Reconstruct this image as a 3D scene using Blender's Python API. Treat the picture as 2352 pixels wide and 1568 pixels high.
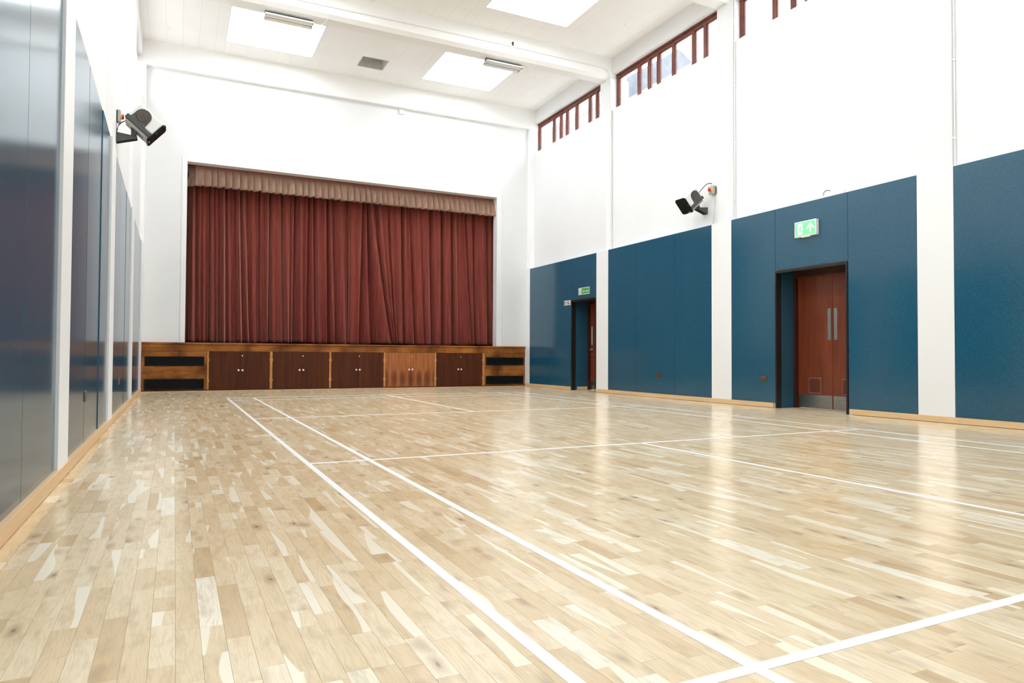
import bpy, bmesh, math, random
from mathutils import Vector, Matrix
random.seed(7)
C = bpy.context.scene.collection
sc = bpy.context.scene
for o in list(bpy.data.objects): bpy.data.objects.remove(o)

# ------------------------------------------------------------------ camera
CAM = Vector((-0.899865, -7.249305, 0.800871))
YAW, PITCH, ROLL, FPX = 0.456816693, 0.0222057, 0.00484307, 1576.93
cy_, sy_, cp_, sp_ = math.cos(YAW), math.sin(YAW), math.cos(PITCH), math.sin(PITCH)
fw = Vector((sy_*cp_, cy_*cp_, sp_)); rt = Vector((cy_, -sy_, 0)); up = rt.cross(fw)
r2 = rt*math.cos(ROLL) + up*math.sin(ROLL); u2 = -rt*math.sin(ROLL) + up*math.cos(ROLL)
cd = bpy.data.cameras.new('camera'); cam = bpy.data.objects.new('camera', cd); C.objects.link(cam)
cd.sensor_width = 36; cd.lens = FPX/2352*36; cd.clip_start = .02; cd.clip_end = 300
m4 = Matrix((r2, u2, -fw)).transposed().to_4x4(); m4.translation = CAM
cam.matrix_world = m4; sc.camera = cam

# ------------------------------------------------------------------ world, light, exposure
w = bpy.data.worlds.new('sky'); sc.world = w; w.use_nodes = True
bg = w.node_tree.nodes['Background']; bg.inputs[0].default_value = (.90, .955, 1, 1); bg.inputs[1].default_value = 6.5
SKYLIGHT = 7.0
sc.view_settings.view_transform = 'Standard'; sc.view_settings.look = 'None'
sc.view_settings.exposure = 0.64; sc.view_settings.gamma = 1.0
sc.view_settings.use_curve_mapping = False
sc.cycles.max_bounces = 12; sc.cycles.diffuse_bounces = 8; sc.cycles.glossy_bounces = 6; sc.cycles.transparent_max_bounces = 12

# ------------------------------------------------------------------ materials
def mat(name):
    m = bpy.data.materials.new(name); m.use_nodes = True
    nt = m.node_tree; return m, nt, nt.nodes['Principled BSDF']
def N(nt, t, **kw):
    n = nt.nodes.new(t)
    for k, v in kw.items():
        if k in ('ins',):
            for i, x in v.items(): n.inputs[i].default_value = x
        else: setattr(n, k, v)
    return n
def ramp(nt, stops, fac):
    r = nt.nodes.new('ShaderNodeValToRGB'); cr = r.color_ramp
    while len(cr.elements) < len(stops): cr.elements.new(.5)
    for e, (p, c) in zip(cr.elements, stops): e.position = p; e.color = (*c, 1)
    nt.links.new(fac, r.inputs[0]); return r.outputs[0]
def bump(nt, bs, h, strength, dist):
    b = N(nt, 'ShaderNodeBump', ins={'Strength': strength, 'Distance': dist}); nt.links.new(h, b.inputs['Height'])
    nt.links.new(b.outputs[0], bs.inputs['Normal'])
def coords(nt, scale=(1, 1, 1), kind='Object'):
    tc = N(nt, 'ShaderNodeTexCoord'); mp = N(nt, 'ShaderNodeMapping'); mp.inputs['Scale'].default_value = scale
    nt.links.new(tc.outputs[kind], mp.inputs[0]); return mp.outputs[0]
def simple(name, col, rough=.5, metal=0., noise=0., nscale=8., bumpd=0., bscale=200., spec=.5, col2=None):
    m, nt, bs = mat(name)
    bs.inputs['Base Color'].default_value = (*col, 1); bs.inputs['Roughness'].default_value = rough
    bs.inputs['Metallic'].default_value = metal; bs.inputs['Specular IOR Level'].default_value = spec
    if noise:
        n = N(nt, 'ShaderNodeTexNoise', ins={'Scale': nscale, 'Detail': 4}); nt.links.new(coords(nt), n.inputs['Vector'])
        c2 = col2 or tuple(c*(1-noise) for c in col)
        nt.links.new(ramp(nt, [(.35, col), (.65, c2)], n.outputs[0]), bs.inputs['Base Color'])
    if bumpd:
        n = N(nt, 'ShaderNodeTexNoise', ins={'Scale': bscale, 'Detail': 3}); nt.links.new(coords(nt), n.inputs['Vector'])
        bump(nt, bs, n.outputs[0], .5, bumpd)
    return m
def wood(name, c1, c2, scale=(1, 1, 1), rough=.35, blotch=None, spec=.5, contrast=(.3, .7)):
    m, nt, bs = mat(name)
    v = coords(nt, scale)
    n = N(nt, 'ShaderNodeTexNoise', ins={'Scale': 1., 'Detail': 6, 'Roughness': .6, 'Distortion': .4}); nt.links.new(v, n.inputs['Vector'])
    col = ramp(nt, [(contrast[0], c1), (contrast[1], c2)], n.outputs[0])
    if blotch:
        n2 = N(nt, 'ShaderNodeTexNoise', ins={'Scale': 2.2, 'Detail': 3}); nt.links.new(coords(nt), n2.inputs['Vector'])
        mx = N(nt, 'ShaderNodeMix', data_type='RGBA'); nt.links.new(ramp(nt, [(.4, (0,)*3), (.7, (1,)*3)], n2.outputs[0]), mx.inputs[0])
        nt.links.new(col, mx.inputs[6]); mx.inputs[7].default_value = (*blotch, 1); col = mx.outputs[2]
    nt.links.new(col, bs.inputs['Base Color']); bs.inputs['Roughness'].default_value = rough
    bs.inputs['Specular IOR Level'].default_value = spec
    bump(nt, bs, n.outputs[0], .25, .0006)
    return m

M = {}
M['white'] = simple('white_wall_paint', (.765, .77, .775), .6, noise=.02, nscale=1.3, bumpd=.0006, bscale=60)
M['board'] = simple('white_board_paint', (.80, .81, .82), .45)
M['tile'] = simple('ceiling_tile_white', (.93, .925, .915), .8, noise=.02, nscale=1.6, bumpd=.0008, bscale=140)
M['beam'] = simple('beam_paint', (.90, .895, .885), .6, noise=.02, nscale=1.)
M['joint'] = simple('dark_joint', (.42, .31, .19), .8)
M['cjoint'] = simple('ceiling_joint', (.42, .40, .36), .8)
M['dark'] = simple('near_black_paint', (.012, .011, .010), .35)
M['blackout'] = simple('backstage_dark', (.02, .02, .022), .8)
M['grille'] = simple('black_grille', (.008, .009, .009), .5, spec=.15)
M['steel'] = simple('brushed_steel', (.42, .43, .42), .35, 1., noise=.2, nscale=30)
M['chrome'] = simple('chrome', (.7, .7, .68), .15, 1.)
M['bronze'] = simple('bronze_plate', (.16, .12, .085), .35, .7)
M['knob'] = simple('pale_knob', (.78, .75, .70), .3)
M['plastic'] = simple('white_plastic', (.83, .83, .82), .35)
M['greyplastic'] = simple('grey_plastic', (.42, .43, .41), .45)
M['charcoal'] = simple('charcoal_metal', (.075, .077, .072), .5, noise=.25, nscale=90)
M['heatwhite'] = simple('heater_white', (.78, .78, .77), .4)
M['heatgrey'] = simple('heater_grey', (.36, .36, .35), .5)
M['mesh'] = simple('brown_mesh', (.10, .08, .065), .5, noise=.5, nscale=60)
M['red'] = simple('red_plastic', (.55, .02, .02), .35)
M['yellow'] = simple('yellow_plastic', (.80, .47, .01), .4)
M['green'] = simple('sign_green', (.045, .30, .055), .45)
M['signwhite'] = simple('sign_white', (.82, .82, .80), .45)
M['cable'] = simple('black_cable', (.03, .03, .03), .5)
M['reflector'] = simple('louvre_metal', (.80, .81, .82), .25, .35)
M['baseoak'] = wood('skirting_ash', (.66, .44, .23), (.74, .52, .29), (6, .8, 30), .4)
M['stage_oak'] = wood('stage_varnished_wood', (.24, .075, .014), (.44, .17, .035), (1.5, 3, 14), .55, blotch=(.11, .030, .007), spec=.2)
M['stage_dark'] = wood('dark_veneer', (.050, .0115, .004), (.098, .026, .008), (13, 2, .9), .55, spec=.2)
M['stage_post'] = wood('stage_post_wood', (.40, .17, .045), (.55, .27, .09), (9, 3, 5), .55, spec=.2)
M['sapele'] = wood('sapele_door', (.125, .024, .008), (.215, .048, .017), (9, 9, 1.), .3)
M['jamb'] = wood('dark_red_jamb', (.035, .010, .006), (.06, .017, .010), (9, 9, 1.), .35)
M['frame'] = wood('brown_window_frame', (.105, .022, .012), (.19, .05, .028), (6, 6, 9), .4)
M['doorvent'] = simple('door_vent_plastic', (.20, .065, .045), .45)

# blue wall lining vinyl
m, nt, bs = mat('blue_vinyl'); M['blue'] = m
n = N(nt, 'ShaderNodeTexNoise', ins={'Scale': 85., 'Detail': 3, 'Roughness': .7}); nt.links.new(coords(nt), n.inputs['Vector'])
n2 = N(nt, 'ShaderNodeTexNoise', ins={'Scale': 1.1, 'Detail': 2}); nt.links.new(coords(nt, (1, 1, .4)), n2.inputs['Vector'])
mx = N(nt, 'ShaderNodeMix', data_type='RGBA', ins={0: .25})
nt.links.new(ramp(nt, [(.36, (.005, .056, .104)), (.64, (.020, .108, .182))], n.outputs[0]), mx.inputs[6])
nt.links.new(ramp(nt, [(.3, (.009, .070, .125)), (.7, (.018, .096, .164))], n2.outputs[0]), mx.inputs[7])
nt.links.new(mx.outputs[2], bs.inputs['Base Color'])
bs.inputs['Roughness'].default_value = .155; bs.inputs['IOR'].default_value = 1.6
bump(nt, bs, n.outputs[0], .12, .0002)

# window glass
m, nt, bs = mat('window_glass'); M['glass'] = m; nt.nodes.remove(bs)
tr = N(nt, 'ShaderNodeBsdfTransparent'); gl = N(nt, 'ShaderNodeBsdfGlossy', ins={'Roughness': .02}); mxs = N(nt, 'ShaderNodeMixShader', ins={0: .07})
tr.inputs[0].default_value = (.96, .97, .97, 1)
nt.links.new(tr.outputs[0], mxs.inputs[1]); nt.links.new(gl.outputs[0], mxs.inputs[2]); nt.links.new(mxs.outputs[0], nt.nodes['Material Output'].inputs[0])
def emit(name, col, s):
    m, nt, bs = mat(name); bs.inputs['Base Color'].default_value = (*col, 1)
    bs.inputs['Emission Color'].default_value = (*col, 1); bs.inputs['Emission Strength'].default_value = s
    return m
M['opal'] = emit('skylight_opal', (.92, .97, 1.), SKYLIGHT)
M['exitgreen'] = emit('exit_green_lit', (.16, .76, .26), .42)
M['exitwhite'] = emit('exit_white_lit', (.95, 1., .95), .45)
M['led'] = emit('green_led', (.1, .9, .2), 1.5)

# velvet
def velvet(name, c1, c2, rough, sheen=.4, band=None):
    m, nt, bs = mat(name)
    n = N(nt, 'ShaderNodeTexNoise', ins={'Scale': 1., 'Detail': 5, 'Roughness': .65}); nt.links.new(coords(nt, (26, 26, 1.1)), n.inputs['Vector'])
    cc = ramp(nt, [(.3, c1), (.7, c2)], n.outputs[0])
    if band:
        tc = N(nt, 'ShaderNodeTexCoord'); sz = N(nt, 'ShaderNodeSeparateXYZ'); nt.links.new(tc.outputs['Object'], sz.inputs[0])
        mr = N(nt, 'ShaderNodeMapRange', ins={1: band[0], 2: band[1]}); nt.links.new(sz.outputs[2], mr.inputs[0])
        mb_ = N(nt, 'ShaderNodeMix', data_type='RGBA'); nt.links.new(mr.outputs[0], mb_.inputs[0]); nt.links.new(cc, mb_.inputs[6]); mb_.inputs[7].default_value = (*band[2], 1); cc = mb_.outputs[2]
    nt.links.new(cc, bs.inputs['Base Color'])
    bs.inputs['Roughness'].default_value = rough; bs.inputs['Specular IOR Level'].default_value = .15
    bs.inputs['Sheen Weight'].default_value = sheen; bs.inputs['Sheen Roughness'].default_value = .38
    bs.inputs['Sheen Tint'].default_value = (1., .46, .36, 1)
    n2 = N(nt, 'ShaderNodeTexNoise', ins={'Scale': 300., 'Detail': 2}); nt.links.new(coords(nt), n2.inputs['Vector'])
    bump(nt, bs, n2.outputs[0], .2, .0006)
    return m
M['curtain'] = velvet('maroon_velvet', (.145, .027, .021), (.25, .056, .042), .85, .55)
M['pelmet'] = velvet('rose_velvet_red_top', (.27, .165, .120), (.38, .245, .180), .9, .15, (.30, .46, (.25, .10, .075)))  # colour turns darker and redder towards the top

# flame-figured light door veneer (dark ovals low down)
m, nt, bs = mat('light_figured_veneer'); M['stage_light'] = m
v = coords(nt, (1, 1, 1)); sx = N(nt, 'ShaderNodeSeparateXYZ'); nt.links.new(v, sx.inputs[0])
def math_(nt, op, a, b=None, c=None):
    n = N(nt, 'ShaderNodeMath', operation=op)
    for i, x in enumerate((a, b, c)):
        if x is None: continue
        if isinstance(x, (int, float)): n.inputs[i].default_value = x
        else: nt.links.new(x, n.inputs[i])
    return n.outputs[0]
gn = N(nt, 'ShaderNodeTexNoise', ins={'Scale': 1., 'Detail': 5}); nt.links.new(coords(nt, (22, 2, 1.2)), gn.inputs['Vector'])
px_ = math_(nt, 'PINGPONG', math_(nt, 'ADD', sx.outputs[0], .02), .108)
px_ = math_(nt, 'DIVIDE', math_(nt, 'SUBTRACT', px_, .108), .088)
pz_ = math_(nt, 'DIVIDE', math_(nt, 'SUBTRACT', sx.outputs[2], .22), .25)
rr = math_(nt, 'SQRT', math_(nt, 'ADD', math_(nt, 'MULTIPLY', px_, px_), math_(nt, 'MULTIPLY', pz_, pz_)))
rr = math_(nt, 'ADD', rr, math_(nt, 'MULTIPLY', gn.outputs[0], .5))
mx = N(nt, 'ShaderNodeMix', data_type='RGBA')
nt.links.new(ramp(nt, [(.3, (0,)*3), (.52, (.3,)*3), (.56, (.2,)*3), (.85, (1,)*3)], math_(nt, 'MULTIPLY', rr, .62)), mx.inputs[0])
nt.links.new(ramp(nt, [(.3, (.17, .05, .02)), (.7, (.12, .03, .012))], gn.outputs[0]), mx.inputs[6])
nt.links.new(ramp(nt, [(.3, (.27, .08, .024)), (.7, (.42, .15, .05))], gn.outputs[0]), mx.inputs[7])
nt.links.new(mx.outputs[2], bs.inputs['Base Color']); bs.inputs['Roughness'].default_value = .5; bs.inputs['Specular IOR Level'].default_value = .25

# oak strip floor: uv = (metres across strip, metres along strip), colour attribute brd = per-strip randoms
m, nt, bs = mat('oak_strip'); M['oak'] = m
uv = N(nt, 'ShaderNodeUVMap', uv_map='uv'); at = N(nt, 'ShaderNodeAttribute', attribute_name='brd')
su = N(nt, 'ShaderNodeSeparateXYZ'); nt.links.new(uv.outputs[0], su.inputs[0]); U, V = su.outputs[0], su.outputs[1]
sr = N(nt, 'ShaderNodeSeparateColor'); nt.links.new(at.outputs['Color'], sr.inputs[0]); R1, R2, R3 = sr.outputs
def vec(nt, a, b, c):
    n = N(nt, 'ShaderNodeCombineXYZ')
    for i, x in enumerate((a, b, c)):
        if isinstance(x, (int, float)): n.inputs[i].default_value = x
        else: nt.links.new(x, n.inputs[i])
    return n.outputs[0]
seed = math_(nt, 'MULTIPLY', R1, 91.7)
# slow wander of the grain
nw = N(nt, 'ShaderNodeTexNoise', ins={'Scale': 1., 'Detail': 2}); nt.links.new(vec(nt, math_(nt, 'MULTIPLY', U, 9), math_(nt, 'MULTIPLY', V, 4.5), seed), nw.inputs['Vector'])
wob = math_(nt, 'MULTIPLY', math_(nt, 'SUBTRACT', nw.outputs[0], .5), .06)
ng = N(nt, 'ShaderNodeTexNoise', ins={'Scale': 1., 'Detail': 5, 'Roughness': .6}); nt.links.new(vec(nt, math_(nt, 'MULTIPLY', math_(nt, 'ADD', U, wob), 170), math_(nt, 'MULTIPLY', V, 7), seed), ng.inputs['Vector'])
nb = N(nt, 'ShaderNodeTexNoise', ins={'Scale': 1., 'Detail': 3}); nt.links.new(vec(nt, math_(nt, 'MULTIPLY', U, 24), math_(nt, 'MULTIPLY', V, 8), math_(nt, 'ADD', seed, 7.3)), nb.inputs['Vector'])
# rings
rg = N(nt, 'ShaderNodeTexNoise', ins={'Scale': 1., 'Detail': 1}); nt.links.new(vec(nt, math_(nt, 'MULTIPLY', U, 22), math_(nt, 'MULTIPLY', V, 1.9), seed), rg.inputs['Vector'])
ring = math_(nt, 'PINGPONG', math_(nt, 'MULTIPLY', rg.outputs[0], 26), 1.)
base = ramp(nt, [(0., (.60, .43, .235)), (.2, (.685, .52, .315)), (.5, (.755, .60, .39)), (.8, (.805, .67, .465)), (.96, (.83, .715, .52)), (1., (.88, .80, .64))], R1)
def mixc(nt, f, a, b, blend='MIX'):
    n = N(nt, 'ShaderNodeMix', data_type='RGBA', blend_type=blend)
    for i, x in ((0, f), (6, a), (7, b)):
        if isinstance(x, (int, float)): n.inputs[i].default_value = x
        elif isinstance(x, tuple): n.inputs[i].default_value = (*x, 1)
        else: nt.links.new(x, n.inputs[i])
    return n.outputs[2]
col = mixc(nt, math_(nt, 'MULTIPLY', ramp(nt, [(.45, (0,)*3), (.72, (1,)*3)], ng.outputs[0]), .42), base, (.49, .335, .175))
col = mixc(nt, math_(nt, 'MULTIPLY', ramp(nt, [(.5, (0,)*3), (.78, (1,)*3)], nb.outputs[0]), .5), col, (.45, .315, .18))
col = mixc(nt, math_(nt, 'MULTIPLY', math_(nt, 'MULTIPLY', ring, ring), .07), col, (.52, .36, .21))
# knots
vk = N(nt, 'ShaderNodeTexVoronoi', ins={'Scale': 1., 'Randomness': 1.}); nt.links.new(vec(nt, math_(nt, 'MULTIPLY', math_(nt, 'ADD', U, wob), 11), math_(nt, 'MULTIPLY', V, 4.2), math_(nt, 'MULTIPLY', seed, 3.)), vk.inputs['Vector'])
kd = math_(nt, 'ADD', vk.outputs['Distance'], math_(nt, 'MULTIPLY', math_(nt, 'SUBTRACT', ng.outputs[0], .5), .16))
kgate = math_(nt, 'LESS_THAN', R3, .42)
col = mixc(nt, math_(nt, 'MULTIPLY', ramp(nt, [(.06, (1,)*3), (.34, (0,)*3)], kd), math_(nt, 'MULTIPLY', kgate, .6)), col, (.34, .225, .135))
col = mixc(nt, math_(nt, 'MULTIPLY', ramp(nt, [(.04, (1,)*3), (.085, (0,)*3)], kd), math_(nt, 'MULTIPLY', kgate, .8)), col, (.20, .12, .07))
# sapwood along one edge with a wavy border
ns = N(nt, 'ShaderNodeTexNoise', ins={'Scale': 1., 'Detail': 1.}); nt.links.new(vec(nt, math_(nt, 'MULTIPLY', U, 3), math_(nt, 'MULTIPLY', V, 1.6), math_(nt, 'ADD', seed, 31.)), ns.inputs['Vector'])
side = math_(nt, 'GREATER_THAN', math_(nt, 'FRACT', math_(nt, 'MULTIPLY', R2, 7.)), .5)
uu = math_(nt, 'ABSOLUTE', math_(nt, 'SUBTRACT', math_(nt, 'MULTIPLY', side, .0645), U))
edge = math_(nt, 'MULTIPLY', math_(nt, 'SUBTRACT', math_(nt, 'ADD', math_(nt, 'MULTIPLY', ns.outputs[0], .55), math_(nt, 'MULTIPLY', R2, .62)), .74), .24)
edge = math_(nt, 'ADD', edge, math_(nt, 'MULTIPLY', math_(nt, 'MULTIPLY', math_(nt, 'SUBTRACT', R3, .5), .22), math_(nt, 'SUBTRACT', V, at.outputs['Alpha'])))
sap = ramp(nt, [(0., (0,)*3), (.0025, (1,)*3)], math_(nt, 'SUBTRACT', edge, uu))
col = mixc(nt, math_(nt, 'MULTIPLY', sap, .85), col, mixc(nt, math_(nt, 'MULTIPLY', ng.outputs[0], .3), (.88, .81, .66), (.80, .71, .53)))
nt.links.new(col, bs.inputs['Base Color'])
rn = math_(nt, 'ADD', .15, math_(nt, 'MULTIPLY', nb.outputs[0], .08))
nt.links.new(rn, bs.inputs['Roughness']); bs.inputs['Specular IOR Level'].default_value = .5
bump(nt, bs, ng.outputs[0], .12, .00025)
M['line'] = simple('white_line_paint', (.90, .90, .89), .3)
# brickwork outside
m, nt, bs = mat('pale_brick'); M['brick'] = m
bt = N(nt, 'ShaderNodeTexBrick', ins={'Scale': 1., 'Mortar Size': .012, 'Brick Width': .225, 'Row Height': .075})
bt.inputs['Color1'].default_value = (.22, .17, .14, 1); bt.inputs['Color2'].default_value = (.26, .205, .17, 1); bt.inputs['Mortar'].default_value = (.30, .28, .26, 1)
tcb = N(nt, 'ShaderNodeTexCoord'); sb = N(nt, 'ShaderNodeSeparateXYZ'); nt.links.new(tcb.outputs['Object'], sb.inputs[0])
nt.links.new(vec(nt, sb.outputs[1], sb.outputs[2], 0.), bt.inputs['Vector']); nt.links.new(bt.outputs[0], bs.inputs['Base Color']); bs.inputs['Roughness'].default_value = .9
M['bounce_ground'] = simple('pale_bounce_ground', (.55, .54, .51), .9)  # unseen ground, made pale to bounce sky light up onto the ceiling
M['slate'] = simple('slate_roof', (.115, .125, .145), .7, noise=.3, nscale=3)

# ------------------------------------------------------------------ mesh helpers
class MB:
    def __init__(s): s.v = []; s.f = []
    def box(s, x0, y0, z0, x1, y1, z1):
        x0, x1 = min(x0, x1), max(x0, x1); y0, y1 = min(y0, y1), max(y0, y1); z0, z1 = min(z0, z1), max(z0, z1)
        b = len(s.v)
        s.v += [(x0, y0, z0), (x1, y0, z0), (x1, y1, z0), (x0, y1, z0), (x0, y0, z1), (x1, y0, z1), (x1, y1, z1), (x0, y1, z1)]
        s.f += [tuple(b+i for i in q) for q in ((0, 3, 2, 1), (4, 5, 6, 7), (0, 1, 5, 4), (1, 2, 6, 5), (2, 3, 7, 6), (3, 0, 4, 7))]
        return s
    def hexa(s, bottom, top):
        b = len(s.v); s.v += [tuple(p) for p in bottom] + [tuple(p) for p in top]
        s.f += [tuple(b+i for i in q) for q in ((0, 3, 2, 1), (4, 5, 6, 7), (0, 1, 5, 4), (1, 2, 6, 5), (2, 3, 7, 6), (3, 0, 4, 7))]
        return s
    def prism(s, poly, vecd):
        b = len(s.v); n = len(poly); d = Vector(vecd)
        s.v += [tuple(p) for p in poly] + [tuple(Vector(p)+d) for p in poly]
        s.f.append(tuple(range(b+n-1, b-1, -1))); s.f.append(tuple(range(b+n, b+2*n)))
        for i in range(n): j = (i+1) % n; s.f.append((b+i, b+j, b+n+j, b+n+i))
        return s
    def tube(s, pts, r, seg=8, cap=True):
        pts = [Vector(p) for p in pts]; b = len(s.v); n = len(pts)
        for i, p in enumerate(pts):
            d = (pts[min(i+1, n-1)]-pts[max(i-1, 0)]).normalized()
            a = Vector((0, 0, 1)) if abs(d.z) < .9 else Vector((1, 0, 0))
            e1 = d.cross(a).normalized(); e2 = d.cross(e1)
            for k in range(seg):
                t = 2*math.pi*k/seg; s.v.append(tuple(p+e1*(r*math.cos(t))+e2*(r*math.sin(t))))
        for i in range(n-1):
            for k in range(seg):
                k2 = (k+1) % seg; s.f.append((b+i*seg+k, b+i*seg+k2, b+(i+1)*seg+k2, b+(i+1)*seg+k))
        if cap: s.f.append(tuple(b+k for k in range(seg-1, -1, -1))); s.f.append(tuple(b+(n-1)*seg+k for k in range(seg)))
        return s
    def lathe(s, o, axis, prof, seg=20):
        # prof: list of (distance along axis, radius)
        o = Vector(o); d = Vector(axis).normalized(); a = Vector((0, 0, 1)) if abs(d.z) < .9 else Vector((1, 0, 0))
        e1 = d.cross(a).normalized(); e2 = d.cross(e1); b = len(s.v)
        for t, r in prof:
            for k in range(seg):
                q = 2*math.pi*k/seg; s.v.append(tuple(o+d*t+e1*(r*math.cos(q))+e2*(r*math.sin(q))))
        for i in range(len(prof)-1):
            for k in range(seg):
                k2 = (k+1) % seg; s.f.append((b+i*seg+k, b+i*seg+k2, b+(i+1)*seg+k2, b+(i+1)*seg+k))
        s.f.append(tuple(b+k for k in range(seg-1, -1, -1))); s.f.append(tuple(b+(len(prof)-1)*seg+k for k in range(seg)))
        return s
def wl(o):
    v = Vector((0, 0, 0))
    while o: v += o.location; o = o.parent
    return v
def obj(name, mb, m, parent=None, bevel=0., smooth=False, org=None):
    me = bpy.data.meshes.new(name)
    off = wl(parent)
    o = bpy.data.objects.new(name, me)
    if org is not None: o.location = Vector(org)-off; off = Vector(org)
    me.from_pydata([tuple(Vector(v)-off) for v in mb.v], [], mb.f)
    bm = bmesh.new(); bm.from_mesh(me); bmesh.ops.recalc_face_normals(bm, faces=bm.faces[:])
    if bevel:
        es = [e for e in bm.edges if len(e.link_faces) == 2 and e.calc_face_angle(0) > .6]
        bmesh.ops.bevel(bm, geom=es, offset=bevel, segments=2, affect='EDGES', profile=.5, clamp_overlap=True)
    bm.to_mesh(me); bm.free()
    if smooth:
        for p in me.polygons: p.use_smooth = True
        try: me.set_sharp_from_angle(angle=math.radians(40))
        except Exception: pass
    me.materials.append(m if not isinstance(m, str) else M[m])
    C.objects.link(o)
    if parent: o.parent = parent
    return o
def tag(o, label=None, cat=None, group=None, kind=None):
    if label: o['label'] = label
    if cat: o['category'] = cat
    if group: o['group'] = group
    if kind: o['kind'] = kind
    return o
def thing(name, label, cat, loc=(0, 0, 0), group=None):
    o = bpy.data.objects.new(name, None); o.location = loc; o.empty_display_size = .1; C.objects.link(o)
    return tag(o, label, cat, group)
def struct(name, mb, m, bevel=0., label=None, smooth=False):
    o = obj(name, mb, m, None, bevel, smooth); o['kind'] = 'structure'
    if label: o['label'] = label
    return o

# ------------------------------------------------------------------ dimensions
YS, YB = 9.50, -11.0          # stage front, rear wall of the hall
ZC = 7.61                     # ceiling
def sxx(x): return -.9 + (x+.9)*.9958
def szz(z): return .8 + (z-.8)*.9958
RW, RC, RI, RP, RG = 7.75, 7.75, 7.95, 7.85, 8.07        # right: panels, infill, pilaster, glazing
LW, LC, LI, LP, LG = -1.560, -1.540, -1.605, -1.552, -1.73
ZL, ZSILL, ZHEAD, ZBEAM = 3.2, 6.42, 7.24, 7.12
BEAMS = [5.985, 2.185, -1.615, -5.415, -9.215]            # far edge of each cross beam / pilaster
D1 = (6.0, 7.073, 2.18); D2 = (-.555, .765, 2.2)          # door openings y0, y1, top

# ------------------------------------------------------------------ floor
fb = MB().box(-2.0, YB-.3, -.15, 8.6, 14.0, -.012)
floor = struct('floor', fb, 'joint', label='pale oak strip sports floor with white court lines')
def board_mesh(name, boards, parent):
    vs, fs, uvs, cols = [], [], [], []
    for (x0, x1, y0, y1, u0, v0, rnd) in boards:
        z = random.uniform(-.00012, .00012); g = .00025; b = len(vs); c = .0002; zb = -.011
        xa, xb, ya, yb = x0+g, x1-g, y0+g, y1-g
        vs += [(xa, ya, zb), (xb, ya, zb), (xb, yb, zb), (xa, yb, zb),
               (xa, ya, z-c), (xb, ya, z-c), (xb, yb, z-c), (xa, yb, z-c),
               (xa+c, ya+c, z), (xb-c, ya+c, z), (xb-c, yb-c, z), (xa+c, yb-c, z)]
        q = [(0, 1, 5, 4), (1, 2, 6, 5), (2, 3, 7, 6), (3, 0, 4, 7), (4, 5, 9, 8), (5, 6, 10, 9), (6, 7, 11, 10), (7, 4, 8, 11), (8, 9, 10, 11)]
        for f in q:
            fs.append(tuple(b+i for i in f))
            for i in f:
                p = vs[b+i]; uvs.append((u0+p[0]-x0, v0+p[1]-y0)); cols.append((*rnd, v0+(y1-y0)/2))
    me = bpy.data.meshes.new(name); me.from_pydata(vs, [], fs)
    ul = me.uv_layers.new(name='uv'); ul.data.foreach_set('uv', [t for p in uvs for t in p])
    ca = me.color_attributes.new('brd', 'FLOAT_COLOR', 'CORNER'); ca.data.foreach_set('color', [t for p in cols for t in p])
    me.materials.append(M['oak']); o = bpy.data.objects.new(name, me); C.objects.link(o); o.parent = parent
    return o
SW = .0645
boards = []
x = LW-.03; col_i = 0
x = -1.6+.004
xs = []
# a joint between two boards falls at x = -.886
x = -.886 - 12*SW
while x < RW+.12: xs.append(x); x += SW
rb = random.Random(11)
for i, x0 in enumerate(xs):
    y = -8.6 - rb.random()*.4
    while y < YS+.05:
        L = rb.choice((.14, .2, .26, .3, .34, .38, .42, .46, .5))*rb.uniform(.9, 1.1)
        y1 = min(y+L, YS+.06)
        r1 = min(1., max(0., rb.gauss(.5, .24)))
        boards.append((x0, x0+SW, y, y1, 0., rb.uniform(0, 40), (r1, rb.random(), rb.random())))
        y = y1
# extra boards in the two door recesses
for (a, b_) in ((D1[0], D1[1]), (D2[0], D2[1])):
    k = 0; x0 = xs[-1]+SW
    while x0 < 8.24:
        y = a
        while y < b_-.01:
            y1 = min(y+rb.uniform(.2, .55), b_); boards.append((x0, x0+SW, y, y1, 0., rb.uniform(0, 40), (rb.uniform(.2, .8), rb.random(), rb.random()))); y = y1
        x0 += SW
def seen(bd):
    c = Vector(((bd[0]+bd[1])/2, (bd[2]+bd[3])/2, 0))-CAM; d = c.dot(fw)
    if d < .5: return 1e9
    px = 1176+FPX*c.dot(r2)/d; py = 784-FPX*c.dot(u2)/d
    if px < -20 or px > 2372 or py > 1580: return 1e9
    return d
boards.sort(key=seen)
boards_near, boards_far = boards[:300], boards[300:]
for bd in boards_near: board_mesh('board', [bd], floor)
tag(board_mesh('board_field', boards_far, floor), kind='stuff', label='oak strips of the floor further away')
def line(x0, y0, x1, y1, zt=.0008):
    o = obj('court_line', MB().box(x0, y0, .0002, x1, y1, zt), 'line', floor)
    o['label'] = 'white painted court line'; return o
h = .02
for xx in (0., .46, 5.60, 6.06): line(xx-h, -6.70, xx+h, 6.70)
for yy in (-6.68, -5.92, -2.0, 2.0, 5.92, 6.68): line(-h, yy-h, 6.06+h, yy+h, .0011)
line(3.03-h, -6.70, 3.03+h, -1.98); line(3.03-h, 1.98, 3.03+h, 6.70)
line(-.19, -.012, -h, .012); line(6.06+h, -.012, 6.25, .012)

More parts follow.
